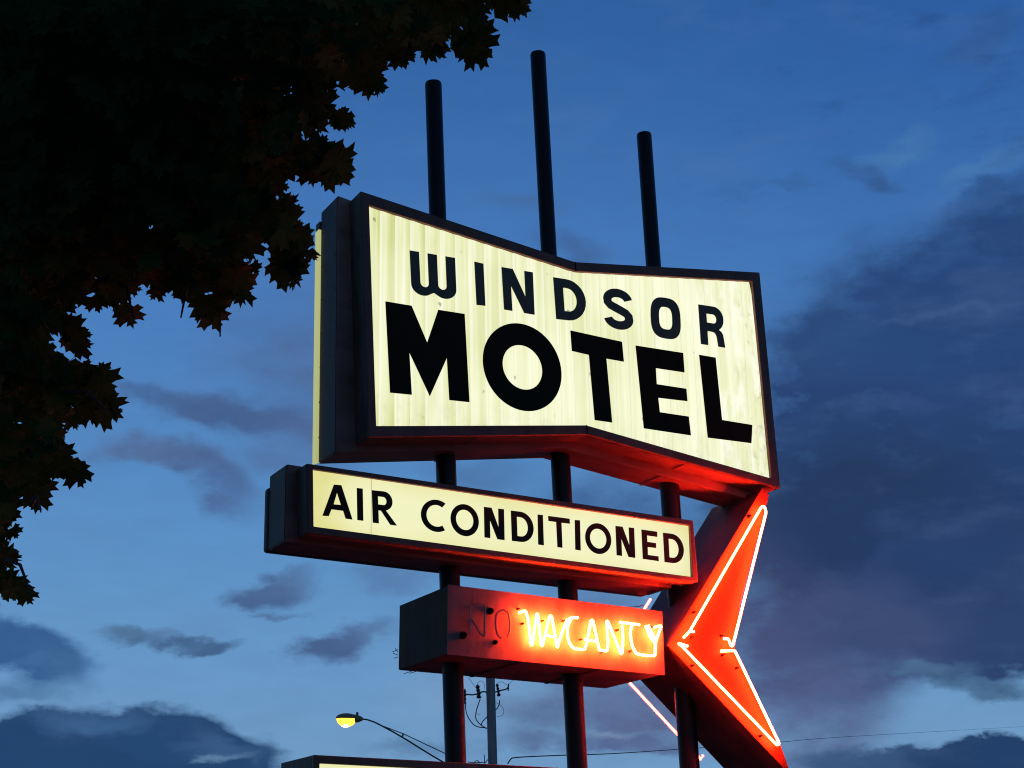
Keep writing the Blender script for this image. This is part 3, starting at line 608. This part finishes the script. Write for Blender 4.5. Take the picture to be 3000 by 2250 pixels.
# the rest of the crown, beyond the picture
cnt = 0
while cnt < 5000:
    u = rng.normal(0, 1, 3); u = nrm(u)*rng.uniform(.45, 1)**.5; c = cc+u*rad
    if c[2] < 2.2: continue
    x, y, zc = proj(c)
    if zc > .3 and -90 < x < 3100 and -90 < y < 2350: continue
    if zc > 0 and x > 1300 and y > -900: continue
    tip = np.array([rng.normal(0, .5), rng.normal(0, .5), -1.0]); items.append((c, tip, rng.normal(0, 1, 3)+nrm(u)*.8, rng.uniform(.065, .10), float(rng.beta(1.6, 3.2)))); cnt += 1
tb = np.array([-2.6, 8.4, 0.0])
tree = thing('maple_tree', tuple(tb), 'dark maple tree with pointed lobed leaves filling the upper left', 'tree')
leaf_mesh(items, 'crown', M['leaf'], tree, tb)
tk = MB().tube([tb, tb+[.05, 0, 1.2], tb+[-.02, -.1, 2.6], tb+[.15, -.1, 4.2], tb+[.3, .1, 6.5]], .24, 16, .12).build('trunk', M['bark'], tree, smooth=True)
def limb(p0, p1, r0, r1, sub=4):
    p0, p1 = np.array(p0, float), np.array(p1, float); n = 7; pts = []
    for i in range(n+1):
        t = i/n; q = p0+(p1-p0)*t+np.array([0, 0, .35*math.sin(math.pi*t)])+(rng.normal(0, .05, 3) if 0 < i < n else 0); pts.append(tuple(q))
    mb = MB().tube(pts, r0, 8, r1)
    for k in range(sub):
        i = rng.integers(2, n); q = np.array(pts[i]); e_ = q+(p1-p0)/np.linalg.norm(p1-p0)*rng.uniform(.3, .7)+rng.normal(0, .3, 3)
        x_, y_, zc_ = proj(e_)
        if zc_ > 0 and -60 < x_ < 3060 and -60 < y_ < 2310 and sdist(np.array([x_, y_])) < 70: continue
        mb.tube([tuple(q), tuple((q+e_)/2+[0, 0, .06]), tuple(e_)], r1*1.3, 6, r1*.5)
    mb.build('limb', M['bark'], tree, smooth=True)
def W3(px, py, dist): w = ray(px, py); return w/np.linalg.norm(w)*dist+np.array([0, 0, H])
fork = tb+np.array([.1, -.1, 3.6])
for q, d in (((420, 620), 7.2), ((760, 300), 7.0), ((1150, 90), 6.9), ((60, 1100), 7.6), ((300, 250), 7.4), ((620, 760), 7.4)):
    limb(fork+rng.normal(0, .2, 3)*[0, 0, 1], W3(*q, d+.5), .07, .014)
for q0, q1 in (((700, 640), (770, 560)), ((640, 880), (645, 985)), ((560, 830), (530, 930)), ((820, 200), (1010, 265)), ((1180, 60), (1400, 150)), ((1250, 20), (1520, 30)), ((850, 480), (1000, 520)), ((860, 700), (870, 830)), ((180, 1150), (330, 1220)), ((90, 1480), (120, 1500)), ((20, 1640), (95, 1750)), ((350, 830), (390, 930)), ((800, 380), (980, 350))):
    a_, b_ = W3(*q0, 6.9), W3(*q1, 6.5); m_ = (a_+b_)/2+[0, 0, .05]; MB().tube([tuple(a_), tuple(m_), tuple(b_)], .010, 6, .003).build('twig', M['bark'], tree, smooth=True)
for v in ([-3, -1, 3], [-2, 2.5, 4], [1, 2, 5], [-1, -2.5, 4.5]): limb(fork, fork+np.array(v)*.8, .09, .02)
print('leaves', len(items))

# ================================================================== SKY (dusk; clouds fixed to directions)
world = bpy.data.worlds.new('World'); bpy.context.scene.world = world; world.use_nodes = True; nt = world.node_tree; L = nt.links
bg = nt.nodes['Background']
def math_(op, a, b=None, c=None):
    q = N(nt, 'ShaderNodeMath', operation=op)
    for i, v in enumerate((a, b, c)):
        if v is None: continue
        if isinstance(v, (int, float)): q.inputs[i].default_value = v
        else: L.new(v, q.inputs[i])
    return q.outputs[0]
tc = N(nt, 'ShaderNodeTexCoord'); sp = N(nt, 'ShaderNodeSeparateXYZ'); L.new(tc.outputs['Generated'], sp.inputs[0])
az = math_('MULTIPLY', math_('ARCTAN2', sp.outputs[0], sp.outputs[1]), 57.29578); el = math_('MULTIPLY', math_('ARCSINE', sp.outputs[2]), 57.29578)
cb = N(nt, 'ShaderNodeCombineXYZ'); L.new(az, cb.inputs[0]); L.new(el, cb.inputs[1])
def azel(xD, yD):
    w = ray(xD*1.3562, yD*1.3562); w = w/np.linalg.norm(w); return math.degrees(math.atan2(w[0], w[1])), math.degrees(math.asin(w[2]))
def vnoise(scale, stretch, detail, rough, off=(0, 0, 0)):
    mp = N(nt, 'ShaderNodeMapping'); mp.inputs['Scale'].default_value = (scale*stretch, scale, 1); mp.inputs['Location'].default_value = off; L.new(cb.outputs[0], mp.inputs[0])
    n = N(nt, 'ShaderNodeTexNoise'); n.inputs['Scale'].default_value = 1; n.inputs['Detail'].default_value = detail; n.inputs['Roughness'].default_value = rough; L.new(mp.outputs[0], n.inputs[0]); return n
def vm(op, a, b=None, s=None):
    q = N(nt, 'ShaderNodeVectorMath', operation=op)
    if isinstance(a, tuple): q.inputs[0].default_value = a
    else: L.new(a, q.inputs[0])
    if b is not None:
        if isinstance(b, tuple): q.inputs[1].default_value = b
        else: L.new(b, q.inputs[1])
    if s is not None: q.inputs['Scale'].default_value = s
    return q.outputs['Value' if op == 'LENGTH' else 'Vector']
n1 = vnoise(.22, .6, 3, .5); n2 = vnoise(.85, .55, 6, .6, (7, 3, 0))
w1 = vm('MULTIPLY', vm('SUBTRACT', n1.outputs['Color'], (.5, .5, .5)), (3.6, 2.2, 0)); w2 = vm('MULTIPLY', vm('SUBTRACT', n2.outputs['Color'], (.5, .5, .5)), (2.4, 1.7, 0))
warp = vm('ADD', vm('ADD', cb.outputs[0], w1), w2)
ramp = N(nt, 'ShaderNodeValToRGB'); L.new(math_('DIVIDE', el, 90), ramp.inputs[0]); cr = ramp.color_ramp
stops = [(-1, (20, 24, 30)), (2, (120, 158, 196)), (5.5, (111, 156, 199)), (9, (101, 151, 200)), (12, (92, 145, 199)), (15, (84, 137, 195)), (19, (75, 128, 192)), (23, (67, 118, 183)), (27, (55, 105, 170)), (31, (46, 93, 157)), (50, (28, 62, 118)), (90, (18, 42, 90))]
cr.elements[0].position = 0; cr.elements[0].color = lin(*stops[1][1]); cr.elements[1].position = 1; cr.elements[1].color = lin(*stops[-1][1])
for e_, c_ in stops[2:-1]: q = cr.elements.new(e_/90); q.color = lin(*c_)
# lateral falloff: the glow fades to the right side of the view
col = ramp.outputs[0]
def mixc(fac, a, b_, blend='MIX'):
    q = N(nt, 'ShaderNodeMix', data_type='RGBA', blend_type=blend)
    if isinstance(fac, (int, float)): q.inputs[0].default_value = fac
    else: L.new(fac, q.inputs[0])
    L.new(a, q.inputs[6])
    if isinstance(b_, tuple): q.inputs[7].default_value = b_
    else: L.new(b_, q.inputs[7])
    return q.outputs[2]
def maprange(src, a, b_, c, d):
    q = N(nt, 'ShaderNodeMapRange'); q.interpolation_type = 'SMOOTHSTEP'
    for i, v in enumerate((a, b_, c, d)): q.inputs[i+1].default_value = v
    L.new(src, q.inputs[0]); return q.outputs[0]
side = maprange(az, 25, 44, 0, 1); high = maprange(el, 14, 28, 0, 1)
col = mixc(math_('MULTIPLY', math_('MULTIPLY', side, high), .45), col, lin(38, 88, 160))
tex = maprange(n2.outputs[0], .36, .64, .80, 1.15)
B = [ # x, y, rx, ry, rot, strength, colour, soft
 (2110, 960, 560, 470, 0, 1.15, (41, 68, 116), .5), (1930, 730, 300, 120, 10, .8, (46, 80, 130), .8), (2180, 620, 380, 210, 28, 1.0, (40, 72, 122), .6),
 (1880, 1200, 400, 270, 0, 1.1, (37, 59, 96), .6), (2150, 1280, 290, 170, 5, 1.3, (45, 68, 111), .25), (1830, 1390, 270, 160, 12, .95, (62, 78, 119), .55), (2090, 1130, 260, 150, 20, .6, (37, 62, 107), .7),
 (1760, 1560, 190, 200, 0, .75, (84, 98, 140), .8), (1620, 1330, 200, 260, 0, .5, (80, 86, 128), .9),  # purple-grey cloud that also paints the neon's glow onto the sky
 (2020, 1442, 110, 22, -8, .9, (72, 106, 141), .8), (2130, 1485, 110, 26, -8, 1.0, (66, 100, 135), .7), (1800, 1510, 70, 16, 0, .6, (76, 100, 141), .9),
 (2060, 1670, 260, 62, 3, 1.4, (34, 64, 106), .3), (1850, 1645, 160, 34, 0, .9, (60, 90, 130), .7), (1790, 1580, 60, 16, 0, .5, (82, 112, 146), .9),
 (1370, 1530, 250, 75, 0, 1.0, (92, 106, 146), .7), (1180, 1560, 210, 46, 0, .6, (88, 112, 153), .9), (1350, 1610, 280, 30, 0, .8, (84, 102, 144), .7), (1290, 1590, 90, 14, 0, .5, (126, 150, 182), .9),
 (230, 1700, 320, 165, 3, 1.5, (35, 69, 111), .22), (350, 1590, 120, 50, 0, .9, (37, 72, 115), .4), (190, 1550, 150, 34, 4, .8, (60, 98, 143), .8), (490, 1620, 110, 30, -12, .8, (58, 92, 135), .8), (900, 1625, 160, 28, 0, .6, (80, 114, 153), .9), (480, 1640, 70, 12, 0, .6, (105, 142, 176), .9),
 (40, 1390, 160, 70, -10, 1.1, (54, 96, 145), .5), (140, 1420, 110, 50, -20, .7, (66, 106, 152), .8), (40, 1490, 140, 36, 8, .7, (72, 114, 158), .8),
 (310, 1345, 90, 22, -6, .9, (80, 116, 154), .8), (440, 1388, 105, 24, -9, 1.1, (68, 102, 143), .6), (300, 1358, 60, 14, 0, .7, (72, 108, 148), .8),
 (560, 1290, 95, 34, 0, 1.1, (72, 102, 146), .7), (610, 1265, 70, 26, 20, .7, (76, 106, 148), .9), (600, 1334, 60, 12, 0, .7, (80, 112, 154), .9), (700, 1400, 85, 46, 14, 1.1, (72, 98, 143), .7), (790, 1375, 90, 30, 8, .7, (80, 110, 152), .9), (860, 1270, 110, 44, 0, .55, (84, 112, 156), .9),
 (350, 982, 150, 44, -4, .95, (82, 110, 154), .8), (450, 1035, 130, 58, -36, .85, (74, 100, 146), .8),
 (400, 862, 190, 30, -4, .75, (72, 106, 154), .8), (500, 885, 260, 52, -6, 1.0, (68, 98, 145), .7), (640, 760, 240, 200, 0, .75, (78, 106, 152), .9), (620, 960, 190, 100, 0, .6, (82, 108, 154), .9),
 (1130, 445, 150, 32, 0, .6, (68, 108, 159), .9), (1240, 540, 100, 44, -20, .7, (64, 94, 145), .9), (1060, 1030, 180, 60, 0, .5, (72, 106, 154), .9), (1350, 1090, 210, 80, 0, .7, (56, 88, 139), .9), (1300, 1300, 150, 40, 0, .5, (86, 108, 152), .9),
 (1900, 385, 90, 30, -15, .7, (50, 84, 135), .9), (2170, 400, 180, 34, 18, .6, (44, 80, 133), .9), (1700, 415, 90, 16, 0, .4, (54, 94, 146), .9), (2130, 80, 130, 60, 20, .45, (42, 80, 133), .9), (1960, 320, 110, 34, 20, .4, (84, 134, 178), .9), (2150, 350, 130, 30, 25, .35, (82, 130, 174), .9), (2040, 690, 190, 14, 2, .35, (66, 98, 146), .9), (1880, 905, 160, 20, 2, .35, (62, 90, 139), .9),
 (1000, 1500, 200, 120, 0, .18, (150, 165, 186), .9),
]
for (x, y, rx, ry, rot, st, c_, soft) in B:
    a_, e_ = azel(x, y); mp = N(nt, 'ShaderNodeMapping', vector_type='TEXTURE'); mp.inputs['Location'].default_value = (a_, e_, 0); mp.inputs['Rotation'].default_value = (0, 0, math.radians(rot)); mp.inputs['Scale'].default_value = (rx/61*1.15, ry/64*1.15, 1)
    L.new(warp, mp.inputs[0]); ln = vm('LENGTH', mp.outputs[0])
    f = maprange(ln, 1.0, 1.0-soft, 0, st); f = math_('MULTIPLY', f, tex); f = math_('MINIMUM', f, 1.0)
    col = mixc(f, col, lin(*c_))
n3 = vnoise(1.3, .35, 7, .6, (2, 9, 0)); grain = maprange(n3.outputs[0], .3, .7, -.0, 1)
col = mixc(math_('MULTIPLY', grain, .07), col, (.02, .04, .10, 1))
n4 = vnoise(.55, .4, 8, .62, (11, 4, 0)); col = mixc(math_('MULTIPLY', maprange(n4.outputs[0], .48, .72, 0, 1), .14), col, lin(96, 122, 170))
n5 = vnoise(.8, .35, 8, .65, (5, 14, 0)); col = mixc(math_('MULTIPLY', maprange(n5.outputs[0], .52, .72, 0, 1), math_('MULTIPLY', side, .28)), col, lin(34, 52, 92))
# unseen sky away from the afterglow, darkened so the sign fronts get less light
daz = math_('ABSOLUTE', math_('SUBTRACT', az, 26.7))
col = mixc(math_('MULTIPLY', maprange(daz, 35, 100, 0, 1), .45), col, (.012, .022, .05, 1))
col = mixc(math_('MULTIPLY', maprange(el, 40, 75, 0, 1), .6), col, (.014, .03, .08, 1))
# sky fades out under the horizon
col = mixc(maprange(el, 0, -3, 0, 1), col, (.01, .012, .015, 1))
L.new(col, bg.inputs[0]); bg.inputs['Strength'].default_value = 1.0
world.cycles.sampling_method = 'MANUAL'; world.cycles.sample_map_resolution = 512

# ================================================================== CAMERA
cam = bpy.data.cameras.new('camera'); co = bpy.data.objects.new('camera', cam); C.objects.link(co); bpy.context.scene.camera = co
cam.sensor_width = 36; cam.lens = 36*F/3000; cam.clip_end = 3000; cam.clip_start = .05
fwd = np.array([AX[2], AY[2], AZ[2]])
R = Matrix(((right_w[0], up_w[0], -fwd[0]), (right_w[1], up_w[1], -fwd[1]), (right_w[2], up_w[2], -fwd[2])))
co.matrix_world = Matrix.Translation((0, 0, H)) @ R.to_4x4()
for o in bpy.data.objects:
    if '_o' in o: del o['_o']
s = bpy.context.scene; s.view_settings.view_transform = 'Standard'; s.view_settings.look = 'None'; s.view_settings.exposure = 0; s.view_settings.gamma = 1
s.cycles.filter_width = 1.1; s.cycles.sample_clamp_indirect = 6; s.cycles.use_denoising = True; s.cycles.max_bounces = 6
